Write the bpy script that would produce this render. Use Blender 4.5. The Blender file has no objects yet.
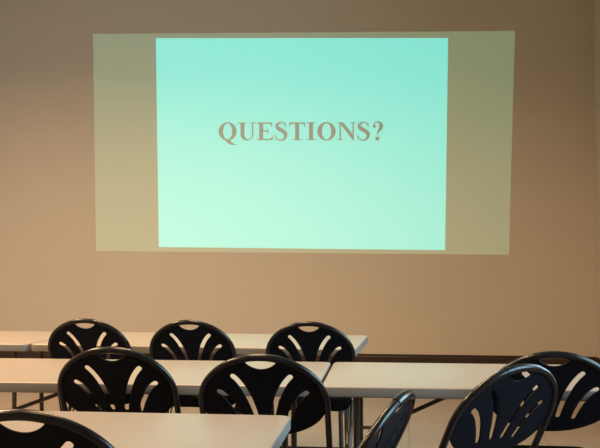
import bpy, bmesh, math, random
from mathutils import Vector, Matrix

scn = bpy.context.scene
COL = scn.collection
PI = math.pi

# ------------------------------------------------------------------ camera, light, exposure
CAM_H = 1.235
cd = bpy.data.cameras.new('camera')
cam = bpy.data.objects.new('camera', cd)
COL.objects.link(cam)
cam.location = (0, 0, CAM_H)
cam.rotation_euler = (PI / 2 + math.atan(31 / 900), 0, math.atan(.12))
cd.sensor_width = 36.0
cd.lens = 900 / 600 * 36.0
cd.clip_start = .05
scn.camera = cam

scn.view_settings.view_transform = 'Standard'
scn.view_settings.look = 'None'
scn.view_settings.exposure = 0.06
scn.view_settings.gamma = 1.0
scn.view_settings.use_curve_mapping = False

w = bpy.data.worlds.new('sky')
scn.world = w
w.use_nodes = True
bg = w.node_tree.nodes['Background']
bg.inputs[0].default_value = (.55, .72, 1.0, 1)
bg.inputs[1].default_value = 0.6

def area(name, loc, rot, sx, sy, power, color, spread=180):
    l = bpy.data.lights.new(name, 'AREA')
    l.shape = 'RECTANGLE'; l.size = sx; l.size_y = sy
    l.energy = power; l.color = color; l.spread = math.radians(spread)
    o = bpy.data.objects.new(name, l)
    COL.objects.link(o)
    o.location = loc; o.rotation_euler = rot
    return o

WARM = (1.0, .64, .34)
COOL = (.44, .80, 1.0)
ROOM = dict(xl=-6.2, xr=2.068, yb=-3.2, yf=10.3, h=4.7)
# daylight through the openings of the right wall (y ranges of the openings)
WIN = [(1.7, 3.2), (3.8, 5.3)]
WZ = (.95, 2.75)
for i, (y0, y1) in enumerate(WIN):
    area('window_daylight', (ROOM['xr'] + .22, (y0 + y1) / 2, (WZ[0] + WZ[1]) / 2), (0, PI / 2, 0),
         WZ[1] - WZ[0], y1 - y0, 78, COOL, 150)
# warm lamps in the ceiling (their housings are built further down)
LAMPS = [(-4.1, 3.0), (-1.4, 3.0), (-4.1, 5.2), (-1.4, 5.2), (-4.1, .8), (-1.4, .8)]
LAMP_W = [108, 64, 225, 112, 62, 30]

# ------------------------------------------------------------------ materials
def mat(name, color, rough=.5, spec=.5, metal=0, coat=0):
    m = bpy.data.materials.new(name)
    m.use_nodes = True
    b = m.node_tree.nodes['Principled BSDF']
    b.inputs['Base Color'].default_value = (*color, 1)
    b.inputs['Roughness'].default_value = rough
    b.inputs['Specular IOR Level'].default_value = spec
    b.inputs['Metallic'].default_value = metal
    b.inputs['Coat Weight'].default_value = coat
    return m

def noisy(m, scale, amount, bump=0.0, bscale=None, detail=4):
    """small procedural mottling of the colour and a fine bump"""
    nt = m.node_tree; N = nt.nodes; L = nt.links
    b = N['Principled BSDF']
    tc = N.new('ShaderNodeTexCoord')
    n = N.new('ShaderNodeTexNoise'); n.inputs['Scale'].default_value = scale; n.inputs['Detail'].default_value = detail
    L.new(tc.outputs['Object'], n.inputs['Vector'])
    c = b.inputs['Base Color'].default_value[:]
    r = N.new('ShaderNodeMix'); r.data_type = 'RGBA'
    r.inputs[6].default_value = tuple([v * (1 - amount) for v in c[:3]] + [1])
    r.inputs[7].default_value = tuple([min(1, v * (1 + amount)) for v in c[:3]] + [1])
    L.new(n.outputs['Fac'], r.inputs[0]); L.new(r.outputs[2], b.inputs['Base Color'])
    if bump:
        n2 = N.new('ShaderNodeTexNoise'); n2.inputs['Scale'].default_value = bscale or scale * 10
        L.new(tc.outputs['Object'], n2.inputs['Vector'])
        bp = N.new('ShaderNodeBump'); bp.inputs['Strength'].default_value = bump; bp.inputs['Distance'].default_value = .002
        L.new(n2.outputs['Fac'], bp.inputs['Height']); L.new(bp.outputs['Normal'], b.inputs['Normal'])
    return m

WALL_C = (.58, .525, .455)
M_wall = noisy(mat('wall_paint', WALL_C, .75, .25), 1.2, .03, .25, 260)
M_ceil = noisy(mat('ceiling_paint', (.60, .64, .60), .9, .2), 2, .03)
M_base = noisy(mat('baseboard_vinyl', (.035, .020, .015), .38, .5), 8, .15)
M_basecap = mat('baseboard_bead', (.16, .10, .07), .3, .5)
M_top = noisy(mat('table_laminate', (.285, .255, .23), .33, .5), 30, .03, .12, 500)
M_edge = mat('table_edge_shade', (.215, .205, .19), .45, .5)
M_leg = mat('grey_steel', (.075, .07, .066), .38, .5, .35)
M_plastic = noisy(mat('black_plastic', (.004, .006, .011), .5, .09), 60, .15, .05, 900)
M_tube = mat('charcoal_tube', (.006, .0065, .009), .24, .32, 0, .06)
M_seat = noisy(mat('seat_plastic', (.004, .004, .005), .8, .01), 60, .15, .15, 700)
M_chrome = mat('pale_steel', (.55, .55, .55), .28, .5, 1)
M_rubber = mat('rubber', (.02, .02, .02), .7, .3)
M_white = mat('white_frame_paint', (.7, .68, .63), .5, .4)
M_gap = mat('dark_plastic', (.05, .05, .05), .6, .3)

M_floor = mat('vinyl_floor', (.36, .27, .185), .36, .4)
def floor_nodes(m):
    nt = m.node_tree; N = nt.nodes; L = nt.links; b = N['Principled BSDF']
    tc = N.new('ShaderNodeTexCoord')
    br = N.new('ShaderNodeTexBrick')
    br.offset = 0.0; br.squash = 1.0
    br.inputs['Scale'].default_value = 1.0
    br.inputs['Brick Width'].default_value = .457
    br.inputs['Row Height'].default_value = .457
    br.inputs['Mortar Size'].default_value = .003
    br.inputs['Mortar Smooth'].default_value = .1
    br.inputs['Color1'].default_value = (.285, .23, .195, 1)
    br.inputs['Color2'].default_value = (.255, .205, .17, 1)
    br.inputs['Mortar'].default_value = (.14, .10, .07, 1)
    L.new(tc.outputs['Object'], br.inputs['Vector'])
    n = N.new('ShaderNodeTexNoise'); n.inputs['Scale'].default_value = 22; n.inputs['Detail'].default_value = 6
    L.new(tc.outputs['Object'], n.inputs['Vector'])
    mx = N.new('ShaderNodeMix'); mx.data_type = 'RGBA'; mx.blend_type = 'MULTIPLY'
    mx.inputs[0].default_value = .35
    L.new(br.outputs['Color'], mx.inputs[6]); L.new(n.outputs['Color'], mx.inputs[7])
    cr = N.new('ShaderNodeHueSaturation'); cr.inputs['Saturation'].default_value = .95; cr.inputs['Value'].default_value = 1.0
    L.new(mx.outputs[2], cr.inputs['Color'])
    L.new(cr.outputs['Color'], b.inputs['Base Color'])
floor_nodes(M_floor)

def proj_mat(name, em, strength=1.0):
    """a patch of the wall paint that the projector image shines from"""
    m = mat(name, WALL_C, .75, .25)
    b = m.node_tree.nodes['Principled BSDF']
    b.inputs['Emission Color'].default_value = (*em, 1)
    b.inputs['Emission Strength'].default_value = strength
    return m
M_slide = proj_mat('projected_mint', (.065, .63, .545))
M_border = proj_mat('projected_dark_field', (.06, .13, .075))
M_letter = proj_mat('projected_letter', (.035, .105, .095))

def emis(name, color, s):
    m = mat(name, (.8, .8, .8), .5)
    b = m.node_tree.nodes['Principled BSDF']
    b.inputs['Emission Color'].default_value = (*color, 1)
    b.inputs['Emission Strength'].default_value = s
    return m
M_lamp = emis('lamp_diffuser', WARM, 2.5)

# ------------------------------------------------------------------ mesh helpers
def link_mesh(name, bm, m, parent=None, smooth=None):
    me = bpy.data.meshes.new(name)
    bmesh.ops.recalc_face_normals(bm, faces=bm.faces)
    bm.to_mesh(me); bm.free()
    me.materials.append(m)
    if smooth is not None:
        for p in me.polygons: p.use_smooth = True
        me.set_sharp_from_angle(angle=math.radians(smooth))
    o = bpy.data.objects.new(name, me)
    COL.objects.link(o)
    if parent: o.parent = parent
    return o

def add_box(bm, x0, x1, y0, y1, z0, z1):
    v = [bm.verts.new(p) for p in [(x0, y0, z0), (x1, y0, z0), (x1, y1, z0), (x0, y1, z0),
                                   (x0, y0, z1), (x1, y0, z1), (x1, y1, z1), (x0, y1, z1)]]
    for f in [(0, 1, 2, 3), (4, 5, 6, 7), (0, 1, 5, 4), (1, 2, 6, 5), (2, 3, 7, 6), (3, 0, 4, 7)]:
        bm.faces.new([v[i] for i in f])

def add_tube(bm, pts, r, n=12, cap=True):
    """tube of radius r (a number, or one per point) along a polyline"""
    pts = [Vector(p) for p in pts]
    rs = r if isinstance(r, (list, tuple)) else [r] * len(pts)
    rings = []
    t0 = (pts[1] - pts[0]).normalized()
    up = Vector((0, 0, 1)) if abs(t0.z) < .9 else Vector((1, 0, 0))
    u = t0.cross(up).normalized()
    for i, p in enumerate(pts):
        if i == 0: t = t0
        elif i == len(pts) - 1: t = (pts[i] - pts[i - 1]).normalized()
        else: t = ((pts[i + 1] - p).normalized() + (p - pts[i - 1]).normalized()).normalized()
        u = (u - t * u.dot(t)).normalized()
        v = t.cross(u)
        rings.append([bm.verts.new(p + (u * math.cos(2 * PI * k / n) + v * math.sin(2 * PI * k / n)) * rs[i]) for k in range(n)])
    for a, b in zip(rings, rings[1:]):
        for k in range(n):
            bm.faces.new([a[k], a[(k + 1) % n], b[(k + 1) % n], b[k]])
    if cap:
        bm.faces.new(rings[0]); bm.faces.new(rings[-1])

def rounded_slab(bm, sx, sy, z0, z1, rc, re, n=8):
    """slab with rounded corners (rc) and rounded rim (re)"""
    def outline(inset):
        r = max(rc - inset, .002)
        pts = []
        for cx, cy, a0 in [(1, 1, 0), (-1, 1, 90), (-1, -1, 180), (1, -1, 270)]:
            ox = cx * (sx / 2 - inset - r); oy = cy * (sy / 2 - inset - r)
            for k in range(n + 1):
                a = math.radians(a0 + 90 * k / n)
                pts.append((ox + r * math.cos(a), oy + r * math.sin(a)))
        return pts
    levels = []
    st = 4
    for k in range(st + 1):
        a = PI / 2 * k / st
        levels.append((re * (1 - math.sin(a)), z0 + re * (1 - math.cos(a))))
    for k in range(st + 1):
        a = PI / 2 * k / st
        levels.append((re * (1 - math.cos(a)), z1 - re * (1 - math.sin(a))))
    rings = [[bm.verts.new((x, y, z)) for x, y in outline(ins)] for ins, z in levels]
    m = len(rings[0])
    for a, b in zip(rings, rings[1:]):
        for k in range(m):
            bm.faces.new([a[k], a[(k + 1) % m], b[(k + 1) % m], b[k]])
    bm.faces.new(rings[0]); bm.faces.new(rings[-1])

def empty(name, loc, rz=0, label=None, cat=None, group=None):
    o = bpy.data.objects.new(name, None)
    COL.objects.link(o)
    o.empty_display_size = .1
    o.location = loc; o.rotation_euler = (0, 0, rz)
    if label: o['label'] = label
    if cat: o['category'] = cat
    if group: o['group'] = group
    return o

def struct(name, bm, m, smooth=None):
    o = link_mesh(name, bm, m, None, smooth)
    o['kind'] = 'structure'
    return o

def copy_tree(o, parent=None):
    c = o.copy(); COL.objects.link(c)
    if parent: c.parent = parent
    for ch in [k for k in bpy.data.objects if k.parent == o]:
        copy_tree(ch, c)
    return c

def fill2d(contours, depth=0.0, bevel=0.0):
    """2-D outline with holes -> mesh (curve fill), in the x/y plane"""
    cu = bpy.data.curves.new('tmp', 'CURVE')
    cu.dimensions = '2D'; cu.fill_mode = 'BOTH'
    cu.extrude = depth; cu.bevel_depth = bevel; cu.bevel_resolution = 1
    for c in contours:
        s = cu.splines.new('POLY'); s.points.add(len(c) - 1)
        for p, q in zip(s.points, c): p.co = (q[0], q[1], 0, 1)
        s.use_cyclic_u = True
    o = bpy.data.objects.new('tmp', cu); COL.objects.link(o)
    dg = bpy.context.evaluated_depsgraph_get()
    me = bpy.data.meshes.new_from_object(o.evaluated_get(dg))
    bm = bmesh.new(); bm.from_mesh(me)
    bpy.data.objects.remove(o); bpy.data.curves.remove(cu); bpy.data.meshes.remove(me)
    return bm

# ------------------------------------------------------------------ the room
R_ = ROOM
T = .2
bm = bmesh.new(); add_box(bm, R_['xl'] - T, R_['xr'] + T, R_['yb'] - T, R_['yf'] + T, -.1, 0); struct('floor', bm, M_floor)
bm = bmesh.new(); add_box(bm, R_['xl'] - T, R_['xr'] + T, R_['yb'] - T, R_['yf'] + T, R_['h'], R_['h'] + .1); struct('ceiling', bm, M_ceil)
bm = bmesh.new(); add_box(bm, R_['xl'] - T, R_['xr'] + T, R_['yf'], R_['yf'] + T, 0, R_['h']); struct('wall_front', bm, M_wall)
bm = bmesh.new(); add_box(bm, R_['xl'] - T, R_['xl'], R_['yb'], R_['yf'], 0, R_['h']); struct('wall_left', bm, M_wall)
bm = bmesh.new(); add_box(bm, R_['xl'] - T, R_['xr'] + T, R_['yb'] - T, R_['yb'], 0, R_['h']); struct('wall_back', bm, M_wall)
bm = bmesh.new()
ys = [R_['yb']] + [y for p in WIN for y in p] + [R_['yf']]
for k in range(0, len(ys), 2):
    add_box(bm, R_['xr'], R_['xr'] + T, ys[k], ys[k + 1], 0, R_['h'])
for y0, y1 in WIN:
    add_box(bm, R_['xr'], R_['xr'] + T, y0, y1, 0, WZ[0])
    add_box(bm, R_['xr'], R_['xr'] + T, y0, y1, WZ[1], R_['h'])
struct('wall_right', bm, M_wall)
for i, (y0, y1) in enumerate(WIN):
    bm = bmesh.new()
    xa, xb = R_['xr'] + .05, R_['xr'] + .11
    f = .05
    add_box(bm, xa, xb, y0, y0 + f, WZ[0], WZ[1]); add_box(bm, xa, xb, y1 - f, y1, WZ[0], WZ[1])
    add_box(bm, xa, xb, y0 + f, y1 - f, WZ[0], WZ[0] + f); add_box(bm, xa, xb, y0 + f, y1 - f, WZ[1] - f, WZ[1])
    add_box(bm, xa + .01, xb - .01, (y0 + y1) / 2 - .02, (y0 + y1) / 2 + .02, WZ[0] + f, WZ[1] - f)
    struct('window_%d' % (i + 1), bm, M_white)

def baseboard(name, axis, a0, a1, wall, sgn):
    """moulded skirting: flat face, bead on top"""
    prof = [(0, 0), (.014, 0), (.014, .082), (.010, .090), (.010, .094), (.016, .098), (.016, .106), (.008, .112), (0, .112)]
    bm = bmesh.new()
    rows = []
    for t in (a0, a1):
        row = []
        for d, z in prof:
            p = (t, wall - sgn * d, z) if axis == 'x' else (wall - sgn * d, t, z)
            row.append(bm.verts.new(p))
        rows.append(row)
    n = len(prof)
    for k in range(n):
        bm.faces.new([rows[0][k], rows[0][(k + 1) % n], rows[1][(k + 1) % n], rows[1][k]])
    bm.faces.new(rows[0]); bm.faces.new(rows[1])
    struct(name, bm, M_base)
baseboard('baseboard_front', 'x', R_['xl'] + .02, R_['xr'] - .02, R_['yf'], 1)
baseboard('baseboard_right', 'y', R_['yb'] + .02, R_['yf'], R_['xr'], 1)
baseboard('baseboard_left', 'y', R_['yb'] + .02, R_['yf'], R_['xl'], -1)

# ceiling lamps: housing, diffuser and the light each gives
for k, ((x, y), pw) in enumerate(zip(LAMPS, LAMP_W)):
    t = empty('ceiling_lamp', (x, y, R_['h']), 0, 'flat warm ceiling light panel with a white frame', 'lamp', 'warm ceiling light panels')
    bm = bmesh.new()
    for s in (-1, 1):
        add_box(bm, -.62, .62, s * .32 - .02, s * .32 + .02, -.06, 0)
        add_box(bm, s * .60 - .02, s * .60 + .02, -.30, .30, -.06, 0)
    link_mesh('frame', bm, M_white, t)
    bm = bmesh.new(); add_box(bm, -.58, .58, -.30, .30, -.03, -.01); link_mesh('diffuser', bm, M_lamp, t)
    l = area('lamp_light', (x, y, R_['h'] - .05), (0, 0, 0), 1.1, .55, pw, WARM, 155)

# ------------------------------------------------------------------ the projection on the front wall
YW = R_['yf']
def wall_poly(pts, y):
    bm = bmesh.new()
    bm.faces.new([bm.verts.new((x, y, z)) for x, z in pts])
    return bm
# (x, z) corners on the wall, top-left first, clockwise
BORD = [(-3.727, 3.874), (1.209, 3.763), (1.123, 1.235), (-3.669, 1.282)]
SLID = [(-2.954, 3.800), (.462, 3.703), (.415, 1.291), (-2.904, 1.329)]
def lerp(a, b, t): return (a[0] + (b[0] - a[0]) * t, a[1] + (b[1] - a[1]) * t)

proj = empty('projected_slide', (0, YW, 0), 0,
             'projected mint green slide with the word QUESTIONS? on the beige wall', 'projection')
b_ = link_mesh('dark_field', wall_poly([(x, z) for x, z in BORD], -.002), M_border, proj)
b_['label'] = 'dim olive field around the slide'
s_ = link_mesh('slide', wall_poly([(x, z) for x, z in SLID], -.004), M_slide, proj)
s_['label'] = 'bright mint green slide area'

def ell(cx, cy, rx, ry, n=40, a0=0, a1=360):
    return [(cx + rx * math.cos(math.radians(a0 + (a1 - a0) * k / n)), cy + ry * math.sin(math.radians(a0 + (a1 - a0) * k / n)))
            for k in range(n + (0 if abs(a1 - a0) == 360 else 1))]
def stroke(pts, ws, sub=8):
    """smooth stroke through pts with widths ws -> outline"""
    P = [Vector(p) for p in pts]
    n = len(P); C = []; W = []
    for i in range(n - 1):
        p0 = P[max(i - 1, 0)]; p1 = P[i]; p2 = P[i + 1]; p3 = P[min(i + 2, n - 1)]
        for k in range(sub):
            t = k / sub
            C.append(.5 * ((2 * p1) + (p2 - p0) * t + (2 * p0 - 5 * p1 + 4 * p2 - p3) * t * t + (-p0 + 3 * p1 - 3 * p2 + p3) * t ** 3))
            W.append(ws[i] * (1 - t) + ws[i + 1] * t)
    C.append(P[-1]); W.append(ws[-1])
    L = []; Rr = []
    for i, c in enumerate(C):
        d = (C[min(i + 1, len(C) - 1)] - C[max(i - 1, 0)]).normalized()
        nrm = Vector((-d.y, d.x))
        L.append(tuple(c + nrm * W[i] / 2)); Rr.append(tuple(c - nrm * W[i] / 2))
    return L + Rr[::-1]
def rect(x0, x1, y0, y1): return [(x0, y0), (x1, y0), (x1, y1), (x0, y1)]

O_G = [[ell(389, 335, 352, 352), ell(389, 335, 172, 300)]]
S_G = [[stroke([(452, 520), (415, 610), (300, 672), (180, 640), (118, 545), (165, 450), (300, 370), (420, 280), (450, 175), (395, 50), (265, -2), (130, 45), (62, 185)],
               [30, 46, 54, 84, 130, 150, 158, 158, 135, 90, 54, 46, 30])],
       [[(442, 690), (466, 690), (470, 468), (448, 468)]],
       [[(42, 225), (64, 225), (72, -18), (46, -18)]]]
GLYPH = {
 'Q': (778, O_G + [[[(250, 10), (330, -50), (430, -140), (560, -188), (690, -182), (745, -160), (650, -140), (575, -95), (520, -40), (470, 5)]]]),
 'U': (722, [[[(105, 676), (105, 220)] + [(105 + 248 - 248 * math.cos(math.radians(a)), 220 - 238 * math.sin(math.radians(a))) for a in range(10, 180, 10)]
             + [(606, 220), (606, 676), (548, 676), (548, 220)]
             + [(405 + 143 * math.cos(math.radians(a)), 215 - 172 * math.sin(math.radians(a))) for a in range(10, 180, 10)] + [(262, 220), (262, 676)]],
             [rect(18, 350, 634, 676)], [rect(470, 704, 634, 676)]]),
 'E': (667, [[rect(105, 262, 0, 676)], [rect(18, 600, 624, 676)], [[(560, 660), (604, 676), (608, 490), (586, 490), (560, 570), (480, 642)]],
             [rect(18, 620, 0, 52)], [[(470, 30), (590, 100), (620, 196), (644, 196), (625, 0)]],
             [rect(262, 440, 318, 374)], [[(408, 345), (440, 470), (460, 470), (460, 222), (440, 222)]]]),
 'S': (556, S_G),
 'T': (667, [[rect(255, 412, 0, 676)], [rect(150, 518, 0, 42)], [rect(34, 634, 620, 676)],
             [[(34, 676), (30, 484), (52, 484), (85, 580), (160, 638)]], [[(634, 676), (638, 484), (616, 484), (583, 580), (508, 638)]]]),
 'I': (389, [[rect(116, 274, 0, 676)], [rect(20, 370, 0, 42)], [rect(20, 370, 634, 676)]]),
 'O': (778, O_G),
 'N': (722, [[rect(96, 152, 0, 660)], [rect(16, 230, 0, 42)], [rect(16, 190, 634, 676)],
             [[(70, 676), (240, 676), (600, 215), (640, -18), (612, -18), (104, 640)]],
             [rect(584, 640, -18, 676)], [rect(508, 702, 634, 676)]]),
 '?': (500, [[ell(238, 62, 82, 82, 24)], [ell(130, 520, 62, 62, 20)],
             [stroke([(100, 560), (150, 650), (240, 676), (340, 650), (378, 540), (345, 420), (270, 330), (243, 250), (238, 185)],
                     [36, 46, 54, 96, 158, 130, 74, 46, 32])]]),
}
# the word runs from (-2.203, 2.58) to (-.279, 2.55) on the wall
WX0, WX1, ZB0, ZB1 = -2.200, -.275, 2.577, 2.547
total = sum(GLYPH[c][0] for c in 'QUESTIONS?')
k_u = (WX1 - WX0) / (total - 60)
pen = -20
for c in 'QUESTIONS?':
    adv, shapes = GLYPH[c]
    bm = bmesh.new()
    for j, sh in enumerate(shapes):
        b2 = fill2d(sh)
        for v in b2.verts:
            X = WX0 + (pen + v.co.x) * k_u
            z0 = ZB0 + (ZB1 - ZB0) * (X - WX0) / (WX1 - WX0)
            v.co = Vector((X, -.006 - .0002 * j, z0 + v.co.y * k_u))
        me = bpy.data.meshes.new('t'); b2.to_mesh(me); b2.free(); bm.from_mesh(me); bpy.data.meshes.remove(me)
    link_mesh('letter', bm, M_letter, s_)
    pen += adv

# ------------------------------------------------------------------ folding tables
TZ = .73
def folding_table(length, depth, loc, rz, label, leg_y=(.19, .19), inset=.13, brace=.54):
    """loc is the centre of the top on the floor; leg_y the setback of front and rear legs"""
    t = empty('folding_table', (loc[0], loc[1], 0), rz, label, 'table')
    th = .042
    bm = bmesh.new(); rounded_slab(bm, length, depth, TZ - th, TZ, .04, .007)
    top = link_mesh('tabletop', bm, M_top, t, 40)
    top.data.materials.append(M_edge)      # side faces get a darker colour that paints in their shade
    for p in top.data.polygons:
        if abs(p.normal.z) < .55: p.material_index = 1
    hx, hy = length / 2, depth / 2
    yA, yB = -hy + leg_y[0], hy - leg_y[1]
    zb = TZ - th
    for s in (-1, 1):
        x = s * (hx - inset)
        for y in (yA, yB):
            bm = bmesh.new()
            sp = .02 * (1 if y > 0 else -1)
            add_tube(bm, [(x, y, zb - .03), (x, y, .30), (x + s * .005, y + sp, .016)], .0135)
            lg = link_mesh('leg', bm, M_leg, t, 40)
            bm = bmesh.new(); add_tube(bm, [(x + s * .005, y + sp, 0), (x + s * .005, y + sp, .03)], .017); link_mesh('foot_cap', bm, M_rubber, lg, 40)
        ym = (yA + yB) / 2
        bm = bmesh.new()                     # Y shaped brace: one arm from each leg, one strut up to the top
        for y in (yA, yB): add_tube(bm, [(x, y, .46), (x - s * .08, ym, .50)], .0075, 8)
        add_tube(bm, [(x - s * .075, ym, .498), (x - s * brace, ym, zb - .02)], .009, 8)
        link_mesh('brace', bm, M_leg, t, 40)
        bm = bmesh.new(); add_tube(bm, [(x, yA - .02, zb - .022), (x, yB + .02, zb - .022)], .0135); link_mesh('top_rail', bm, M_leg, t, 40)
        bm = bmesh.new(); add_tube(bm, [(x, yA, .30), (x, yB, .30)], .009, 8); link_mesh('crossbar', bm, M_leg, t, 40)
        bm = bmesh.new(); add_box(bm, x - s * brace - .03, x - s * brace + .03, (yA + yB) / 2 - .07, (yA + yB) / 2 + .07, zb - .028, zb)
        link_mesh('brace_bracket', bm, M_leg, t)
    bm = bmesh.new()
    for y in (-hy + .26, hy - .26):
        add_box(bm, -hx + .08, hx - .08, y - .012, y + .012, zb - .022, zb)
    link_mesh('rail', bm, M_leg, t)
    return t

def table_from_corner(corner, side, length, depth, deg, label, **k):
    """corner: right-front ('R') or left-front ('L') corner on the floor plan"""
    a = math.radians(deg); s = -1 if side == 'R' else 1
    ux, uy = math.cos(a), math.sin(a)
    cx = corner[0] + s * ux * length / 2 - uy * depth / 2
    cy = corner[1] + s * uy * length / 2 + ux * depth / 2
    return folding_table(length, depth, (cx, cy), a, label, **k)

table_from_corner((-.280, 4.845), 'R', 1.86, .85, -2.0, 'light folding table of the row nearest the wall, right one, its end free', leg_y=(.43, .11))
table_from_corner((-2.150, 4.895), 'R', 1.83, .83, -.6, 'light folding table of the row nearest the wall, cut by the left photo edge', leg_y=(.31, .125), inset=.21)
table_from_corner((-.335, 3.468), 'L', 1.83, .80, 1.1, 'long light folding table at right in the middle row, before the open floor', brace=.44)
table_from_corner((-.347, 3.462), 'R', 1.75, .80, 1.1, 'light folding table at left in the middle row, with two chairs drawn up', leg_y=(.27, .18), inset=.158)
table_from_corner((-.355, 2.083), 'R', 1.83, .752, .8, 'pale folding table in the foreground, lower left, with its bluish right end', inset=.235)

# ------------------------------------------------------------------ folding chairs with fan backs
LEAN = math.radians(28)
KS = 1.05
ZT = .885                    # height of the top of the back
YT = -.31                    # the top lies this far behind the seat centre
HWX = .230                   # half width between tube centres
TR = .0115
def plane(x, s, off=0.0):
    """point of the leaning back: x across, s down along the back from its top, off forward of it"""
    s *= KS
    return Vector((x, YT + s * math.sin(LEAN) + off * math.cos(LEAN), ZT - s * math.cos(LEAN) + off * math.sin(LEAN)))

def backrest_bm():
    outer = []
    for k in range(49):                    # upper half follows the tube
        a = PI - PI * k / 48
        outer.append((HWX * math.cos(a), -(.2 - .1885 * math.sin(a))))
    for k in range(1, 48):                 # lower half
        a = -PI * k / 48
        outer.append((HWX * .985 * math.cos(a), -(.2 + .136 * math.sin(-a) ** .95)))
    holes = []
    hw = .058                              # hand hole: follows the tube on top, bulges below
    top = [(x, -(.2 - .1885 * math.sqrt(1 - (x / HWX) ** 2) + .0125)) for x in [hw * (k / 10 - 1) for k in range(21)]]
    bot = [(x, -(.2 - .1885 * math.sqrt(1 - (hw / HWX) ** 2) + .0135 + .029 * (1 - (x / hw) ** 2) ** .8)) for x in [hw * (1 - k / 10) for k in range(1, 20)]]
    holes.append(top + bot)
    for sx in (-1, 1):
        for P0, C, P2, hwid in [((.103, .088), (.052, .136), (.027, .268), .0116), ((.158, .152), (.116, .176), (.084, .274), .0112)]:
            cen = []
            for k in range(15):
                t = k / 14
                cen.append(Vector(((1 - t) ** 2 * P0[0] + 2 * t * (1 - t) * C[0] + t * t * P2[0], (1 - t) ** 2 * P0[1] + 2 * t * (1 - t) * C[1] + t * t * P2[1])))
            L = []; Rr = []
            for i, c in enumerate(cen):
                d = (cen[min(i + 1, 14)] - cen[max(i - 1, 0)]).normalized(); n = Vector((-d.y, d.x))
                w_ = hwid * (1.0 if i < 8 else 1.0 - .2 * (i - 8) / 6)
                L.append(c + n * w_); Rr.append(c - n * w_)
            d0 = (cen[0] - cen[1]).normalized(); n0 = Vector((-d0.y, d0.x))
            cap0 = [cen[0] + (n0 * math.cos(a) + d0 * math.sin(a)) * hwid for a in [PI * k / 8 for k in range(1, 8)]]
            d1 = (cen[-1] - cen[-2]).normalized(); n1 = Vector((-d1.y, d1.x)); we = hwid * .78
            cap1 = [cen[-1] + (n1 * math.cos(a) + d1 * math.sin(a)) * we for a in [PI * k / 8 for k in range(1, 8)]]
            loop = L + cap1 + Rr[::-1] + cap0
            holes.append([(sx * p.x, -p.y) for p in loop])
    bm = fill2d([outer] + holes, .0012, .0015)
    bmesh.ops.remove_doubles(bm, verts=bm.verts, dist=.00005)
    for k in range(-8, 9):
        g = bm.verts[:] + bm.edges[:] + bm.faces[:]
        bmesh.ops.bisect_plane(bm, geom=g, plane_co=(k * .025 + .001, 0, 0), plane_no=(1, 0, 0))
    for v in bm.verts:
        x, s, off = v.co.x, -v.co.y, v.co.z
        dish = .004 * ((x / HWX) ** 2 - 1) * min(1, max(0, (s - .03) / .12)) if True else 0
        # the panel bows away from the sitter between the tubes
        v.co = plane(x, s, off + dish)
    return bm

def arc_pts(a0, a1, n, grow=0):
    out = []
    for k in range(n + 1):
        a = math.radians(a0 + (a1 - a0) * k / n)
        out.append(plane(-HWX * math.cos(a), .2 - .1885 * math.sin(a), grow))
    return out

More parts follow.
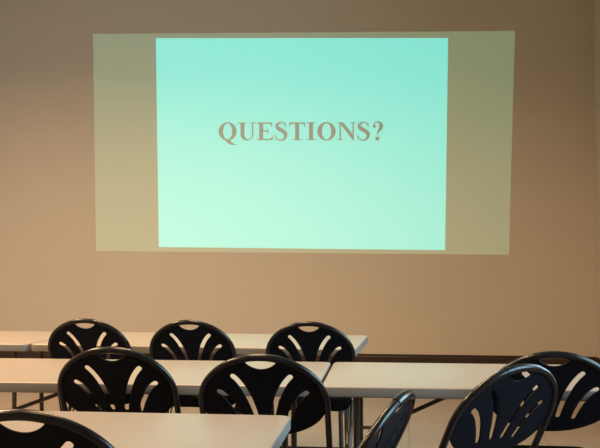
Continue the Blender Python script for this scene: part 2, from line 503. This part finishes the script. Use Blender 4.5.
def make_chair():
    t = empty('folding_chair', (0, 0, 0))
    link_mesh('backrest', backrest_bm(), M_plastic, t, 35)
    # tube hoop round the back, down to the seat
    s_seat = (ZT - .47) / math.cos(LEAN) / KS
    bm = bmesh.new()
    add_tube(bm, [plane(-HWX, s_seat), plane(-HWX, .35), plane(-HWX, .25)] + arc_pts(0, 180, 48) + [plane(HWX, .25), plane(HWX, .35), plane(HWX, s_seat)], TR, 14)
    link_mesh('back_frame', bm, M_tube, t, 50)
    # plastic lip of the panel that wraps the tube at the top
    bm = bmesh.new()
    p = arc_pts(71, 109, 16)
    add_tube(bm, p, TR + .0018, 14)
    link_mesh('tube_wrap', bm, M_tube, t, 50)
    yS = plane(0, s_seat).y
    for sx in (-1, 1):
        bm = bmesh.new()
        pts = [plane(sx * HWX, s_seat), (sx * (HWX + .001), yS + .035, .40), (sx * (HWX + .006), yS + .16, .11), (sx * (HWX + .010), yS + .205, .012)]
        add_tube(bm, pts, TR, 12)
        lg = link_mesh('leg', bm, M_tube, t, 50)
        bm = bmesh.new(); add_tube(bm, [(sx * (HWX + .010), yS + .200, .025), (sx * (HWX + .011), yS + .207, 0)], .0155, 12); link_mesh('foot_cap', bm, M_rubber, lg, 40)
        bm = bmesh.new()
        xr = HWX - .026
        pts = [(sx * xr, .10, .410), (sx * xr, .06, .385), (sx * xr, -.20, .08), (sx * (xr - .001), -.245, .012)]
        add_tube(bm, pts, TR * .95, 12)
        lg = link_mesh('leg', bm, M_leg, t, 50)
        bm = bmesh.new(); add_tube(bm, [(sx * xr, -.238, .025), (sx * xr, -.247, 0)], .0152, 12); link_mesh('foot_cap', bm, M_rubber, lg, 40)
        # pivot bolt and the pale folding link
        bm = bmesh.new(); add_tube(bm, [(sx * (xr - .012), -.035, .275), (sx * (HWX + .014), -.035, .275)], .006, 8); link_mesh('pivot', bm, M_chrome, t, 40)
        bm = bmesh.new(); add_tube(bm, [(sx * (xr - .018), .11, .405), (sx * (xr - .018), -.09, .21)], .005, 8); link_mesh('folding_link', bm, M_chrome, t, 40)
    bm = bmesh.new(); add_tube(bm, [(-HWX - .005, yS + .142, .152), (HWX + .005, yS + .142, .152)], .008, 10); link_mesh('stretcher', bm, M_tube, t, 50)
    bm = bmesh.new(); add_tube(bm, [(-HWX + .026, -.165, .122), (HWX - .026, -.165, .122)], .008, 10); link_mesh('stretcher', bm, M_leg, t, 50)
    # seat: slightly dished, rounded, tapering to the rear
    bm = bmesh.new(); rounded_slab(bm, .395, .345, .386, .445, .07, .012, 8)
    for v in bm.verts:
        y = v.co.y
        v.co.x *= 1 - .06 * max(0, -y / .17)
        if y > .10: v.co.z -= (y - .10) ** 2 * 1.5
        v.co.y += .060
    link_mesh('seat', bm, M_seat, t, 40)
    return t

def place(o, top, deg, label, dz=0):
    """put the chair so that the top of its back stands over the point `top`"""
    a = math.radians(deg)
    o.location = (top[0] - math.sin(a) * -YT * 1, top[1] + math.cos(a) * -YT, 0)
    o.rotation_euler = (0, 0, a)
    o['label'] = label; o['category'] = 'chair'

CHAIRS = [
 ((-1.764, 4.768), 0.0, 'black fan-backed folding chair in the far row, leftmost of its three'),
 ((-1.172, 4.740), 0.0, 'black fan-backed folding chair in the far row, middle of its three'),
 ((-.520, 4.700), 0.0, 'black fan-backed folding chair in the far row, its rightmost'),
 ((-1.125, 3.318), 0.0, 'black fan-backed folding chair at the middle row table, left one of the pair'),
 ((-.520, 3.14), 0.0, 'black fan-backed folding chair behind the right corner of the foreground table'),
 ((-.872, 1.950), 0.0, 'black fan-backed folding chair nearest the camera, cut off in the lower left corner'),
 ((.526, 3.352), 0.0, 'black fan-backed folding chair facing the middle row table, cut by the right photo edge'),
 ((.370, 2.955), 41.0, 'black fan-backed folding chair turned at an angle, overlapping the rightmost chair'),
 ((-.003, 2.340), 76.0, 'black fan-backed folding chair seen almost edge on, low in front of the middle row'),
]
proto = make_chair()
for i, (top, deg, label) in enumerate(CHAIRS):
    o = proto if i == 0 else copy_tree(proto)
    place(o, top, deg, label)
